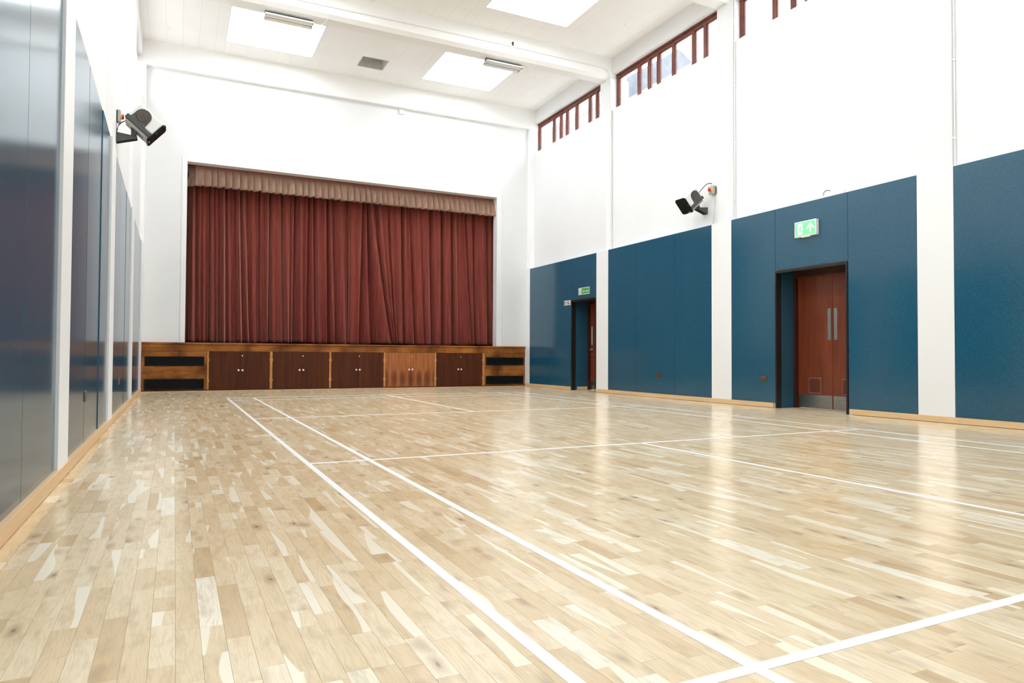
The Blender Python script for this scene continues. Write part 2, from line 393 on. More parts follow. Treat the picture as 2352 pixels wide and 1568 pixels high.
# ------------------------------------------------------------------ ceiling with skylights and a shaft
holes = []
for (y0, y1) in ((7.05, 8.73), (3.19, 4.87), (-.6, 1.08), (-4.4, -2.72), (-8.2, -6.52)):
    for (x0, x1) in ((0.0, 1.83), (4.44, 6.28)): holes.append((x0, y0, x1, y1))
SHAFT = (2.858, 8.13, 3.44, 8.68)
def subtract(rects, h):
    out = []
    for (a, b, c, d) in rects:
        hx0, hy0, hx1, hy1 = max(a, h[0]), max(b, h[1]), min(c, h[2]), min(d, h[3])
        if hx0 >= hx1-1e-6 or hy0 >= hy1-1e-6: out.append((a, b, c, d)); continue
        if a < hx0: out.append((a, b, hx0, d))
        if hx1 < c: out.append((hx1, b, c, d))
        if b < hy0: out.append((hx0, b, hx1, hy0))
        if hy1 < d: out.append((hx0, hy1, hx1, d))
    return out
rects = [(-2.2, YB-.3, 8.6, 9.9)]
for hh in holes+[SHAFT]: rects = subtract(rects, hh)
cb = MB()
for (a, b, c, d) in rects: cb.box(a, b, ZC+.012, c, d, ZC+.16)
ceiling = struct('ceiling', cb, 'cjoint', label='off-white tiled ceiling with square skylights')
TX = .3175
for bi, (ya, yb) in enumerate(((5.95, 9.46), (2.15, 5.68), (-1.65, 1.88))):
    k = 0; x0 = 3.615-TX*18
    while x0 < 8.2:
        cuts = [ya, ya+(.59, 1.18, 1.77)[k % 3], ya+(2.36, 2.95, 2.36)[k % 3], yb]
        for y0, y1 in zip(cuts, cuts[1:]):
            t = (max(x0, -1.9), y0, min(x0+TX, 8.2), y1)
            if t[2]-t[0] < .03: continue
            rs = [t]
            for hh in holes+[SHAFT]: rs = subtract(rs, hh)
            dz = random.uniform(0, .0012); g = .0011; mb = MB()
            for (a, b, c, d) in rs:
                if c-a < .01 or d-b < .01: continue
                mb.box(a+g, b+g*.5, ZC-dz, c-g, d-g*.5, ZC+.0119)
            if mb.v: obj('ceiling_tile', mb, 'tile', ceiling)
        x0 += TX; k += 1
obj('ceiling_lining', MB().box(-1.9, YB, ZC, 0, -1.95, ZC+.0119).box(1.83, YB, ZC, 4.44, -1.95, ZC+.0119).box(6.28, YB, ZC, 8.2, -1.95, ZC+.0119), 'tile', ceiling)
for i, (x0, y0, x1, y1) in enumerate(holes):
    o = obj('skylight', MB().box(x0-.03, y0-.03, ZC+.165, x1+.03, y1+.03, ZC+.19), 'opal', ceiling)
    o['label'] = 'bright opal skylight panel'
    g = .012
    obj('skylight_lining', MB().box(x0-.0, y0, ZC-.004, x0+g, y1, ZC+.16).box(x1-g, y0, ZC-.004, x1, y1, ZC+.16).box(x0, y0, ZC-.004, x1, y0+g, ZC+.16).box(x0, y1-g, ZC-.004, x1, y1, ZC+.16), 'white', ceiling)
a, b, c, d = SHAFT
M['shaft'] = simple('grey_shaft', (.62, .62, .59), .8, noise=.15, nscale=6)
e = .004; o = obj('ceiling_shaft', MB().box(a-.02, b, ZC-.002, a+e, d, ZC+.34).box(c-e, b, ZC-.002, c+.02, d, ZC+.34).box(a+e, b-.02, ZC-.002, c-e, b+e, ZC+.34).box(a+e, d-e, ZC-.002, c-e, d+.02, ZC+.34).box(a+e, b+e, ZC+.32, c-e, d-e, ZC+.335), 'shaft', ceiling)
o['label'] = 'grey open vent shaft'

# cross beams
for i, y1 in enumerate(BEAMS):
    y0 = y1-.335
    poly = [(-1.9, y1, ZC+.01), (-1.9, y1, ZBEAM), (-1.9, y1-.25, ZBEAM), (-1.9, y0, ZBEAM+.06), (-1.9, y0, ZC+.01)]
    struct('trim_%d' % (i+1), MB().prism(poly, (10.25, 0, 0)), 'beam', label='white boxed cross beam under the ceiling')
# stage end frame: beam and two slim posts
eb = MB().box(-1.9, 9.40, ZBEAM-.05, 8.35, 9.62, ZC+.01).box(7.80, 9.41, ZL, 8.3, 9.62, ZBEAM)
eb.box(-1.9, 9.41, ZL, -1.53, 9.62, ZBEAM)
struct('trim_6', eb, 'beam', label='white end beam over the stage wall')

# ------------------------------------------------------------------ stage wall with proscenium opening
PX0, PX1, PZ1 = sxx(-.697), sxx(6.898), szz(5.115)
YW = 9.515
wb = MB().box(-2.2, YW, 0, PX0, 9.74, ZC+.1).box(PX1, YW, 0, 8.5, 9.74, ZC+.1).box(PX0, YW, PZ1, PX1, 9.74, ZC+.1)
wall_stage = struct('wall_stage', wb, 'white', label='white wall around the stage opening')
tw = .105
tb = MB().box(PX0-tw, YW-.012, 1.07, PX0, YW, PZ1+tw).box(PX1, YW-.012, 1.07, PX1+tw+.04, YW, PZ1+tw).box(PX0, YW-.012, PZ1, PX1, YW, PZ1+tw)
struct('trim_7', tb, 'board', bevel=.003, label='flat white surround of the stage opening')
# stage house behind the curtain
sh = MB().box(-2.4, 13.4, 0, 8.1, 13.5, ZC).box(-2.5, 9.74, 0, -2.4, 13.5, ZC).box(8.0, 9.74, 0, 8.1, 13.5, ZC).box(-2.5, 9.74, 7.0, 8.1, 13.5, 7.1)
struct('wall_backstage', sh, 'blackout', label='dark walls behind the curtain')

# ------------------------------------------------------------------ side walls
def rev(x0, x1): return (min(x0, x1), max(x0, x1))
def side_wall(name, s, W_, C_, I_, P_, G_, doors, cols, pil, label):
    """s = +1 right wall, -1 left wall; planes given as x"""
    out = .45*s
    mb = MB()
    back = W_+.014*s
    # lower backing with door openings
    ys = [YB-.3]; 
    for (a, b, t) in sorted(doors): ys += [a, b]
    ys.append(9.74)
    for i in range(0, len(ys), 2): mb.box(back, ys[i], 0, back+out+.2*s, ys[i+1], ZL)
    for (a, b, t) in doors: mb.box(back, a, t, back+out+.2*s, b, ZL)
    # infill below sills, per bay; lintel above
    edges = [9.74]
    for (a, b) in pil: edges += [b, a]
    edges.append(YB-.3)
    for i in range(0, len(edges), 2):
        y1, y0 = edges[i], edges[i+1]
        mb.box(I_, y0, ZL, I_+out, y1, ZSILL)
        mb.box(I_, y0, ZHEAD, I_+.27*s, y1, ZC+.1)
    wall = struct(name, mb, 'white', bevel=0, label=label)
    # pilasters
    for (a, b) in pil:
        poly = [(I_+out, b, ZL), (P_, b, ZL), (P_, a+.085, ZL), (P_+.05*s, a, ZL), (I_+out, a, ZL)]
        obj('pilaster', MB().prism(poly, (0, 0, ZBEAM+.03-ZL)), 'white', wall)
    # cap of the lining
    for i, (a, b) in enumerate(cols):
        obj('column_board', MB().box(C_, a, 0.0, back, b, ZL), 'board', wall, bevel=.002)
    return wall
RCOLS = [(9.262, 9.50), (5.507, 5.985), (1.738, 2.226), (-2.050, -1.582), (-5.85, -5.38), (-9.6, -9.15)]
LCOLS = [(8.95, 9.50), (5.43, 6.00), (1.40, 1.94), (-2.165, -1.72), (-5.85, -5.38), (-9.6, -9.15)]
RPIL = [(b-.335, b) for b in BEAMS]
LPIL = [(1.0+4.45, 5.95), (1.43, 1.93), (-2.16, -1.73), (-5.75, -5.415), (-9.55, -9.215)]
wall_right = side_wall('wall_right', 1, RW, RC, RI, RP, RG, [D1, D2], RCOLS, RPIL, 'white right wall with blue lining below and high windows')
wall_left = side_wall('wall_left', -1, LW, LC, LI, LP, LG, [], LCOLS, LPIL, 'white left wall with blue lining below')
rear = MB().box(-2.3, YB-.4, 0, 8.7, YB, ZC+.1)
struct('wall_rear', rear, 'white', label='white wall behind the viewpoint')

def panel(s, W_, wall, y0, y1, z0, z1, t0=0., t1=0.):
    """blue lining sheet, front at W_, t0/t1 = how far the near/far edge stands off"""
    g = .0028; bk = W_+.0135*s
    y0 += g; y1 -= g
    bot = [(W_-t0*s, y0, z0), (W_-t1*s, y1, z0), (bk, y1, z0), (bk, y0, z0)]
    top = [(p[0], p[1], z1) for p in bot]
    return obj('wall_panel', MB().hexa(bot, top), 'blue', wall, bevel=.0012)
ZP0, ZP1 = .081, 3.192
for (y0, y1, z0, t0, t1) in ((8.174, 9.262, ZP0, 0, .002), (7.094, 8.174, ZP0, .001, 0), (5.985, 7.094, D1[2]+.01, 0, .001),
                     (4.475, 5.507, ZP0, 0, .002), (3.236, 4.475, ZP0, .001, 0), (2.226, 3.236, ZP0, 0, .001),
                     (.768, 1.738, ZP0, 0, .001), (-.560, .768, D2[2]+.01, 0, 0), (-1.582, -.560, ZP0, .001, 0),
                     (-3.20, -2.050, ZP0, 0, .001), (-4.30, -3.20, ZP0, 0, 0), (-5.38, -4.30, ZP0, 0, 0)):
    panel(1, RW, wall_right, y0, y1, z0, ZP1, t0, t1)
for (y0, y1, t0, t1) in ((-5.38, -4.30, 0, 0), (-4.30, -3.20, 0, .001), (-3.20, -2.165, .001, 0),
                 (-1.72, -.65, 0, .001), (-.65, .50, .002, -.004), (.50, 1.40, .003, -.001),
                 (1.94, 3.0, 0, .001), (3.0, 4.2, .001, -.001), (4.2, 5.43, .002, -.001), (6.0, 7.1, 0, .001), (7.1, 8.1, .001, 0), (8.1, 8.95, 0, 0)):
    panel(-1, LW, wall_left, y0, y1, ZP0, ZP1, t0, t1)
# far bay behind the viewpoint
for (y0, y1) in ((-9.15, -7.3), (-7.3, -5.85)):
    panel(1, RW, wall_right, y0, y1, ZP0, ZP1); panel(-1, LW, wall_left, y0, y1, ZP0, ZP1)

# skirtings, with joints between lengths
def skirt(name, s, x_front, x_back, runs):
    top = struct(name, MB().box(x_front+.004*s, runs[0][0], .006, x_back, runs[0][0]+.001, .02), 'baseoak')
    for (a, b) in runs:
        cuts = [a]
        while cuts[-1] < b-3.2: cuts.append(cuts[-1]+2.6)
        cuts.append(b)
        for p, q in zip(cuts, cuts[1:]):
            obj('skirting_length', MB().box(x_front, p+.0007, .005, x_back, q-.0007, .081), 'baseoak', top, bevel=.002)
    return top
skirt('baseboard_right', 1, 7.728, RW+.013, [(-9.15, -.60), (.80, 5.985), (7.11, 9.48)])['label'] = 'pale wooden skirting along the right wall'
skirt('baseboard_left', -1, -1.530, LW-.013, [(-9.15, 9.48)])['label'] = 'pale wooden skirting along the left wall'

# ------------------------------------------------------------------ windows
def window(idx, s, G_, y0, y1, mull, z0=ZSILL-.1, z1=ZHEAD+.02, label=''):
    """y0<y1; mull = y centres of the mullions"""
    fr = MB()
    t = .085; d = .07*s
    fr.box(G_, y0-.02, z1-.125, G_+d, y1+.02, z1+.01); fr.box(G_, y0-.02, z0-.02, G_+d, y1+.02, z0+.07)
    fr.box(G_, y1-t, z0+.07, G_+d, y1+.02, z1-.125); fr.box(G_, y0-.02, z0+.07, G_+d, y0+t, z1-.125)
    win = struct('window_%d' % idx, fr, 'frame', bevel=.006, label=label)
    obj('head_rail', MB().box(G_-.022*s, y0, z1-.055, G_+.002*s, y1, z1+.005), 'frame', win, bevel=.004)
    for yc in mull: obj('mullion', MB().box(G_-.004*s, yc-.041, z0, G_+d, yc+.041, z1-.07), 'frame', win, bevel=.006)
    e = [y0+t]+sorted(mull)+[y1-t]
    for a, b in zip(e, e[1:]):
        a_ = a+(.041 if a != e[0] else 0); b_ = b-(.041 if b != e[-1] else 0)
        # slim glazing bead and the pane
        obj('pane', MB().box(G_+.035*s, a_, z0+.07, G_+.041*s, b_, z1-.12), 'glass', win)
        bd = MB()
        for (p, q) in ((a_, a_+.014), (b_-.014, b_)): bd.box(G_+.018*s, p, z0+.07, G_+.034*s, q, z1-.12)
        bd.box(G_+.018*s, a_, z1-.136, G_+.034*s, b_, z1-.12)
        obj('glazing_bead', bd, 'frame', win)
    return win
WB = [(5.985, 9.42), (2.185, 5.65), (-1.615, 1.85), (-5.415, -1.95), (-9.215, -5.75)]
# mullion centres along the wall (metres)
MA = [8.566, 8.198, 7.887, 7.417, 6.802, 6.485]
MBW = [4.829, 4.47, 4.163, 3.675, 3.077, 2.748]
def mulls(y0, y1):
    k = (y1-y0)/3.465; return [y0+k*v for v in (.47, 1.02, 1.77, 2.22, 2.58, 3.02)]
MLC = [1.068, 0.687]
names = ['far right', 'second right', 'third right', 'fourth right', 'rear right']
for i, (a, b) in enumerate(WB):
    mm = MA if i == 0 else MBW if i == 1 else mulls(a, b)
    if i == 2: mm = sorted(mm[:3]+[0.404]+MLC)
    window(i+1, 1, RG, a, b, mm, label='high brown framed window of narrow upright panes, %s bay' % names[i])
for i, (a, b) in enumerate(((5.95, 9.42), (1.93, 5.45), (-1.73, 1.43), (-5.415, -2.16), (-9.215, -5.75))):
    window(i+6, -1, LG, a, b, mulls(a, b), label='high brown framed window in the left wall')
# glass-side reveals and sills are the infill walls themselves; close the window backs left and right against light leaks at the ends
# ------------------------------------------------------------------ doors
def reveal(door, xr, blue_x, yside0, yside1, top, xdoor):
    """black frame at the mouth of the recess, blue side linings"""
def door_unit(idx, y0, y1, top, xj, xd, post, label, leaves):
    root = struct('door_%d' % idx, MB().box(xj, y0, top-.10, xd+.09, y1, top+.01).box(xj, y0, 0.003, xd+.09, y0+.045, top-.10).box(xj, y1-.045, .003, xd+.09, y1, top-.10), 'jamb', bevel=.003, label=label)
    k = .028
    o = obj('door_surround', MB().box(RW-.012, y1-k, 0.002, RW+.095, y1, top).box(RW-.012, y0, .002, RW+.095, y0+k, top).box(RW-.012, y0+k, top-.045, RW+.095, y1-k, top), 'dark', root, bevel=.002)
    o['label'] = 'black frame round the door recess'
    o = obj('recess_lining', MB().box(RW+.096, y1-.012, .003, xj-.001, y1, top).box(RW+.096, y0, .003, xj-.001, y0+.012, top), 'blue', root); o['label'] = 'blue lining of the recess side'
    obj('recess_soffit', MB().box(RW+.096, y0+.012, top-.02, xj-.001, y1-.012, top), 'dark', root)
    obj('recess_backing', MB().box(xd+.10, y0-.05, 0, xd+.14, y1+.05, top+.1), 'dark', root)
    for (a, b, hinge) in leaves:
        leaf = obj('door_leaf', MB().box(xd, a+.002, .012, xd+.044, b-.002, top-.045), 'sapele', root, bevel=.002)
        o = obj('kick_plate', MB().box(xd-.0025, a+.012, .018, xd, b-.012, .222), 'steel', leaf); o['label'] = 'brushed steel kick plate'
        pl = a+.03 if hinge == 'lo' else b-.085      # push plate sits by the meeting edge
        if idx == 2:
            o = obj('push_plate', MB().box(xd-.003, pl, 1.085, xd, pl+.058, 1.575), 'steel', leaf); o['label'] = 'steel push plate'
            sc_ = MB()
            for zz in (1.10, 1.25, 1.42, 1.56):
                for yy in (pl+.007, pl+.051): sc_.lathe((xd-.003, yy, zz), (-1, 0, 0), [(0, .004), (.002, .002)], 8)
            obj('screw', sc_, 'chrome', leaf)
            c0 = (a+b)/2-.005; vb = MB()
            fr_ = MB().box(xd-.012, c0-.125, .235, xd, c0+.125, .262).box(xd-.012, c0-.125, .470, xd, c0+.125, .497).box(xd-.012, c0-.125, .262, xd, c0-.098, .470).box(xd-.012, c0+.098, .262, xd, c0+.125, .470)
            vf = obj('door_vent', fr_, 'doorvent', leaf, bevel=.003); vf['label'] = 'brown louvred door vent'
        else:
            o = obj('push_plate', MB().box(xd-.003, b-.10, 1.10, xd, b-.045, 1.55), 'greyplastic', leaf); o['label'] = 'dull metal push plate'
            hb = MB().lathe((xd, b-.07, .985), (-1, 0, 0), [(0, .028), (.01, .028), (.012, .012), (.045, .012), (.05, .026), (.07, .024), (.075, .01)], 16)
            obj('door_knob', hb, 'chrome', leaf, smooth=True)
            obj('lock_cylinder', MB().lathe((xd, b-.07, .86), (-1, 0, 0), [(0, .02), (.008, .018), (.009, .008), (.03, .006)], 14).box(xd-.012, b-.085, .80, xd, b-.06, .83), 'chrome', leaf)
    return root
# two-leaf door: leaves from .665 down to -.52, meeting at .06
d2 = door_unit(2, D2[0], D2[1], D2[2], 8.137, 8.20, 1, 'varnished reddish double door in a black framed recess', [(.0625, .715, 'lo'), (-.510, .0625, 'hi')])
# louvre slats are parts of the vents' leaves (kept at leaf level because vents are sub-parts)
for leaf in [c for c in d2.children if c.name.startswith('door_leaf')]:
    for ve in [c for c in leaf.children if c.name.startswith('door_vent')]:
        ys = [v.co.y for v in ve.data.vertices]; a, b = min(ys)+.027, max(ys)-.027
        sl = MB()
        for k in range(11):
            z = .266+k*.0188
            sl.hexa([(8.192, a, z+.009), (8.192, b, z+.009), (8.199, b, z), (8.199, a, z)], [(8.190, a, z+.013), (8.190, b, z+.013), (8.199, b, z+.005), (8.199, a, z+.005)])
        obj('louvre_slats', sl, 'doorvent', leaf)
d1 = door_unit(1, D1[0], D1[1], D1[2], 8.20, 8.26, 1, 'varnished reddish single door under the fire exit sign', [(D1[0]+.05, D1[1]-.05, 'lo')])
o = obj('skirting_length', MB().box(7.90, D1[1]-.034, .005, 8.19, D1[1]-.013, .081), 'baseoak', d1, bevel=.002); o['label'] = 'pale skirting in the recess'

# ------------------------------------------------------------------ stage
stage = thing('stage', 'wooden stage front with cupboard doors and black heating grilles', 'stage', (3.1, 9.6, 0))
SX0, SX1 = -1.538, sxx(7.80)-.03
YF = YS
obj('stage_floor', MB().box(-2.3, YF+.03, 1.00, 7.98, 13.3, 1.04), 'blackout', stage)
o = obj('nosing', MB().box(SX0, YF-.025, szz(1.044), SX1+.012, YF+.10, szz(1.082)), 'stage_oak', stage, bevel=.006)
# fascia in three lengths with visible butt joints
fx = [SX0, sxx(-.36), sxx(3.15), SX1]
for a, b in zip(fx, fx[1:]): obj('fascia', MB().box(a+.001, YF, szz(.893), b-.001, YF+.03, szz(1.043)), 'stage_oak', stage, bevel=.002)
obj('base_rail', MB().box(SX0, YF, .003, SX1, YF+.03, .034), 'stage_dark', stage, bevel=.002)
obj('floor_strip', MB().box(SX0, YF-.022, .001, SX1, YF-.001, .012), 'baseoak', stage, bevel=.002)['label'] = 'pale cover strip at the foot of the stage'
obj('carcass', MB().box(-1.58, YF+.04, .0, 7.86, YF+.06, 1.0), 'dark', stage)
posts = [(-.242, -.203), (1.096, 1.152), (2.457, 2.503), (3.797, 3.841), (5.138, 5.185), (6.491, 6.547)]
for a, b in posts: obj('post', MB().box(sxx(a), YF-.004, .034, sxx(b), YF+.03, szz(.893)), 'stage_post', stage, bevel=.002)
for a, b in ((SX0, sxx(-1.514)), (sxx(7.80)-.05, SX1)): obj('end_stile', MB().box(a, YF, .034, b, YF+.03, szz(.893)), 'stage_oak', stage, bevel=.002)
splits = [.458, 1.805, 3.150, 4.494, 5.832]
M['hinge'] = simple('hinge_steel', (.5, .48, .45), .3, .9)
for i, sp in enumerate(splits):
    xa, xb, xm = sxx(posts[i][1]), sxx(posts[i+1][0]), sxx(sp)
    for k, (a, b) in enumerate(((xa, xm), (xm, xb))):
        dr = obj('cupboard_door', MB().box(a+.002, YF+.002, .036, b-.002, YF+.022, szz(.889)), 'stage_light' if i == 3 else 'stage_dark', stage, bevel=.0015)
        if i == 3: dr['label'] = 'lighter figured door with dark oval grain'
        kx = xm-.042 if k == 0 else xm+.042
        obj('knob', MB().lathe((kx, YF+.002, szz(.463)), (0, -1, 0), [(0, .009), (.012, .009), (.016, .020), (.024, .023), (.032, .018), (.035, .006)], 16), 'knob', dr, smooth=True)
        if k == 1: obj('lock', MB().lathe((xm+.036, YF+.002, szz(.793)), (0, -1, 0), [(0, .015), (.004, .014), (.006, .008)], 14), 'chrome', dr, smooth=True)
        hx = a+.004 if k == 0 else b-.004
        for hz in (.235, .70): obj('hinge', MB().lathe((hx, YF-.003, hz-.03), (0, 0, 1), [(0, .005), (.06, .005)], 8), 'hinge', dr)
for side, (pa, pb, ga, gb, zs) in enumerate(((-1.514, -.242, -1.478, -.300, ((.564, .772), (.043, .278))), (6.547, 7.765, 6.594, 7.735, ((.569, .780), (.061, .284))))):
    pn = obj('grille_panel', MB().box(sxx(pa), YF+.010, .034, sxx(pb)-(.0 if side == 0 else .02), YF+.028, szz(.893)), 'stage_oak', stage)
    for (z0, z1) in zs:
        a, b = sxx(ga), sxx(gb)-(.02 if side else 0); z0, z1 = szz(z0), szz(z1); e = .026
        gm = obj('heating_grille', MB().box(a, YF-.012, z0, b, YF+.010, z0+e).box(a, YF-.012, z1-e, b, YF+.010, z1).box(a, YF-.012, z0+e, a+e, YF+.010, z1-e).box(b-e, YF-.012, z0+e, b, YF+.010, z1-e).box(a+e, YF+.004, z0+e, b-e, YF+.010, z1-e), 'grille', pn, bevel=.004)
        gm['label'] = 'black metal heating grille'
        sl = MB(); nz = 9
        for k in range(nz):
            z = z0+e+(k+.5)*(z1-z0-2*e)/nz; sl.box(a+e, YF-.004, z-.003, b-e, YF+.004, z+.003)
        for k in range(1, 7): xk = a+e+(b-a-2*e)*k/7; sl.box(xk-.006, YF-.008, z0+e, xk+.006, YF+.003, z1-e)
        obj('grille_slats', sl, 'charcoal' if False else 'grille', pn)
        scw = MB()
        for t in (.25, .62, .9):
            for zz in (z0+e/2, z1-e/2): scw.lathe((a+(b-a)*t, YF-.012, zz), (0, -1, 0), [(0, .005), (.002, .003)], 8)
        obj('screw', scw, 'chrome', pn)

# ------------------------------------------------------------------ curtains
YC = 10.02
Z0, Z1 = 1.108, 5.0
# fold lines of the two curtain halves: (x at the top, x at the hem, + standing out / - lying back)
NL = [(-0.748,-0.726,-0.5),(-0.67,-0.633,-0.8),(-0.562,-0.565,0.8),(-0.513,-0.462,-0.7),(-0.438,-0.391,0.5),(-0.396,-0.354,0.2),(-0.364,-0.301,0.55),(-0.291,-0.259,0.0),(-0.244,-0.217,0.3),(-0.23,-0.2,-1.4),(-0.175,-0.144,0.6),(-0.122,-0.059,-0.2),(-0.073,-0.038,0.3),(-0.019,0.009,-0.4),(0.075,0.116,1.0),(0.122,0.172,-0.8),(0.178,0.241,0.5),(0.222,0.284,-0.2),(0.348,0.414,-0.35),(0.391,0.48,1.0),(0.439,0.537,-0.6),(0.497,0.645,0.8),(0.571,0.682,-0.3),(0.716,0.778,0.6),(0.794,0.856,0.1),(0.829,0.864,0.4),(0.843,0.882,-1.2),(0.894,0.945,0.1),(0.973,1.012,-0.1),(1.052,1.058,0.7),(1.105,1.114,-1.2),(1.166,1.193,0.5),(1.223,1.271,0.2),(1.303,1.365,0.45),(1.379,1.445,-0.6),(1.465,1.538,1.0),(1.569,1.584,0.0),(1.644,1.626,0.3),(1.681,1.682,-1.0),(1.761,1.759,0.1),(1.804,1.841,0.9),(1.886,1.912,0.2),(1.97,1.954,0.7),(1.998,1.995,-0.8),(2.101,2.178,0.2),(2.137,2.221,-1.1),(2.209,2.293,0.5),(2.318,2.366,0.1),(2.415,2.463,0.8),(2.451,2.492,-1.0),(2.513,2.658,0.55),(2.598,2.708,-0.5),(2.752,2.881,1.0),(2.846,2.955,0.2),(2.946,3.043,-0.6),(3.046,3.106,0.2),(3.117,3.131,-0.4)]
NR = [(3.018,3.001,-0.2),(3.054,3.036,0.55),(3.173,3.147,0.3),(3.245,3.231,0.75),(3.354,3.279,-0.7),(3.407,3.508,0.6),(3.443,3.6,-1.1),(3.511,4.048,1.0),(3.584,4.093,0.1),(3.633,4.118,-0.4),(3.719,4.138,0.9),(3.818,4.161,0.2),(3.937,4.198,0.5),(3.962,4.223,-0.4),(4.067,4.248,0.3),(4.132,4.274,0.1),(4.238,4.304,0.75),(4.319,4.41,0.2),(4.369,4.43,-1.0),(4.433,4.501,0.3),(4.502,4.616,0.1),(4.527,4.681,0.5),(4.561,4.758,-0.5),(4.702,4.835,0.5),(4.806,4.939,0.9),(4.837,4.991,0.1),(4.962,5.057,0.5),(5.067,5.096,0.3),(5.133,5.241,-0.9),(5.252,5.307,0.5),(5.399,5.426,0.6),(5.46,5.501,-1.2),(5.519,5.573,0.6),(5.695,5.721,0.55),(5.741,5.784,-1.2),(5.804,5.884,0.7),(5.899,5.98,-0.2),(6.023,6.255,0.1),(6.064,6.288,0.9),(6.119,6.316,-0.4),(6.189,6.344,0.6),(6.319,6.408,0.4),(6.356,6.45,-1.0),(6.412,6.478,0.1),(6.44,6.492,0.6),(6.538,6.59,0.1),(6.637,6.732,0.7),(6.751,6.803,0.2),(6.774,6.874,-1.1),(6.837,6.931,0.8),(6.937,7.003,0.0),(7.067,7.104,0.3),(7.197,7.248,-0.4)]
def cloth(name, nodes, ybase, amp, lab, hemz, seedv):
    rr = random.Random(seedv); nz = 56; verts = []; faces = []
    x0t, x1t = nodes[0][0], nodes[-1][0]; x0b, x1b = nodes[0][1], nodes[-1][1]
    cols_ = 620; ph = [rr.uniform(0, 6.28) for _ in range(8)]
    for j in range(nz+1):
        t = j/nz; z = Z0+(Z1-Z0)*t
        k = (1-t); kk = k**1.35
        xs_ = [a+(b-a)*kk for a, b, v in nodes]
        for i in range(1, len(xs_)):
            if xs_[i] < xs_[i-1]+.004: xs_[i] = xs_[i-1]+.004
        seg = 0
        for i in range(cols_+1):
            x = xs_[0]+(xs_[-1]-xs_[0])*i/cols_
            while seg < len(xs_)-2 and x > xs_[seg+1]: seg += 1
            xa, xb = xs_[seg], xs_[seg+1]; va, vb = nodes[seg][2], nodes[seg+1][2]
            f = min(1, max(0, (x-xa)/(xb-xa)))
            # rounded crests, sharp valleys
            g = (1-math.cos(math.pi*f))/2
            if va < vb: g = math.sin(math.pi/2*f)**.85
            else: g = 1-math.cos(math.pi/2*f)**.85
            g = .45*g+.55*(1-math.cos(math.pi*f))/2
            val = va+(vb-va)*g
            A = amp*(.65+.45*k)
            fine = .06*math.sin(x*61+ph[0]+2*k)+.03*math.sin(x*113+ph[1]-3*k)+.05*math.sin(x*37+ph[2]+5*k)
            y = ybase-A*(val+fine*.6)
            if z < hemz: y += 0
            zz = z+(.006*math.sin(x*9+ph[3])+.012*math.sin(x*2.3+ph[4]))*(k**6)
            crease = -.004 if abs(z-(Z0+.085)) < .02 else 0
            verts.append((x, y-crease, zz))
    W1 = cols_+1
    for j in range(nz):
        for i in range(cols_): a = j*W1+i; faces.append((a, a+1, a+W1+1, a+W1))
    me = bpy.data.meshes.new(name); org = Vector(((x0b+x1b)/2, ybase, Z0))
    me.from_pydata([tuple(Vector(v)-org) for v in verts], [], faces)
    for p in me.polygons: p.use_smooth = True
    me.materials.append(M['curtain']); o = bpy.data.objects.new(name, me); o.location = org; C.objects.link(o)
    md = o.modifiers.new('thick', 'SOLIDIFY'); md.thickness = .004; md.offset = 1
    return tag(o, lab, 'curtain', None)
cloth('stage_curtain', NL, YC+.04, .165, 'left half of the closed maroon velvet stage curtain', 1.2, 3)
cloth('stage_curtain', NR, YC-.01, .165, 'right half of the closed maroon velvet stage curtain, with a swagged fold', 1.2, 5)
# pleated pelmet with a return at its left end
pel = MB()
xl, xr = -0.53, PX1+.05
pe = [-0.477, -0.353, -0.201, -0.078, 0.083, 0.237, 0.401, 0.566, 0.69, 0.863, 1.023, 1.18, 1.333, 1.452, 1.623, 1.794]          # pleat edges
rp = random.Random(21)
while pe[-1] < xr+.2: pe.append(pe[-1]+rp.uniform(.125, .178))
pv = []; nzp = 14; NXP = 1300
ZT, ZB = 5.16, 4.625
def pel_off(x):
    i = 0
    while i < len(pe)-2 and x > pe[i+1]: i += 1
    f = (x-pe[i])/(pe[i+1]-pe[i]); f = min(max(f, 0), 1); return i, f
rows = []
swing = {i: (rp.uniform(-.35, .35), rp.uniform(.7, 1.3)) for i in range(len(pe))}
for j in range(nzp+1):
    t = j/nzp; z = ZT+(ZB-ZT)*t; row = []
    # left return: the cloth curls back into the wings
    K = 26
    for i in range(K):
        a = i/K
        ang = a*math.pi*.5
        xx = xl-.17*(1-math.sin(ang))*1. + .05*math.sin(a*9)*t*.5
        yy = 9.76+.12*(math.cos(ang))
        xx += -.04*t*(1-a) + .055*math.sin(t*math.pi)*(1-a)
        row.append((xx, yy, z-.012*t*math.sin(a*14)))
    for i in range(NXP+1):
        x = xl+(xr-xl)*i/NXP
        q, f = pel_off(x); sw, am = swing[q]
        tt = max(0, (t-.22)/.78)
        prof = math.sin(math.pi*min(1, f*1.0))**.5 if f > 0 else 0
        lap = f**1.15*(1 if f < .94 else (1-f)/.06)
        y = 9.76-.17*am*lap*tt**.55 - .01*tt
        if j == 0: y += .0
        gat = .004*math.sin(x*52)*(1-tt)
        zz = z+(.010*math.sin(f*math.pi)*(-1)+.014*sw*(f-.5)+.004*math.sin(x*31))*t
        topsag = .028*math.exp(-((x-1.55)/.45)**2)*(1-t)
        row.append((x, y+gat, zz-topsag))
    rows.append(row)
W1 = len(rows[0])
pel.v = [p for r_ in rows for p in r_]
for j in range(nzp):
    for i in range(W1-1): a = j*W1+i; pel.f.append((a, a+1, a+W1+1, a+W1))
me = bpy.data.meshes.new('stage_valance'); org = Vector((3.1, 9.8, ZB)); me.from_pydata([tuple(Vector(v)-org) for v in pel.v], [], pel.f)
for p in me.polygons: p.use_smooth = True
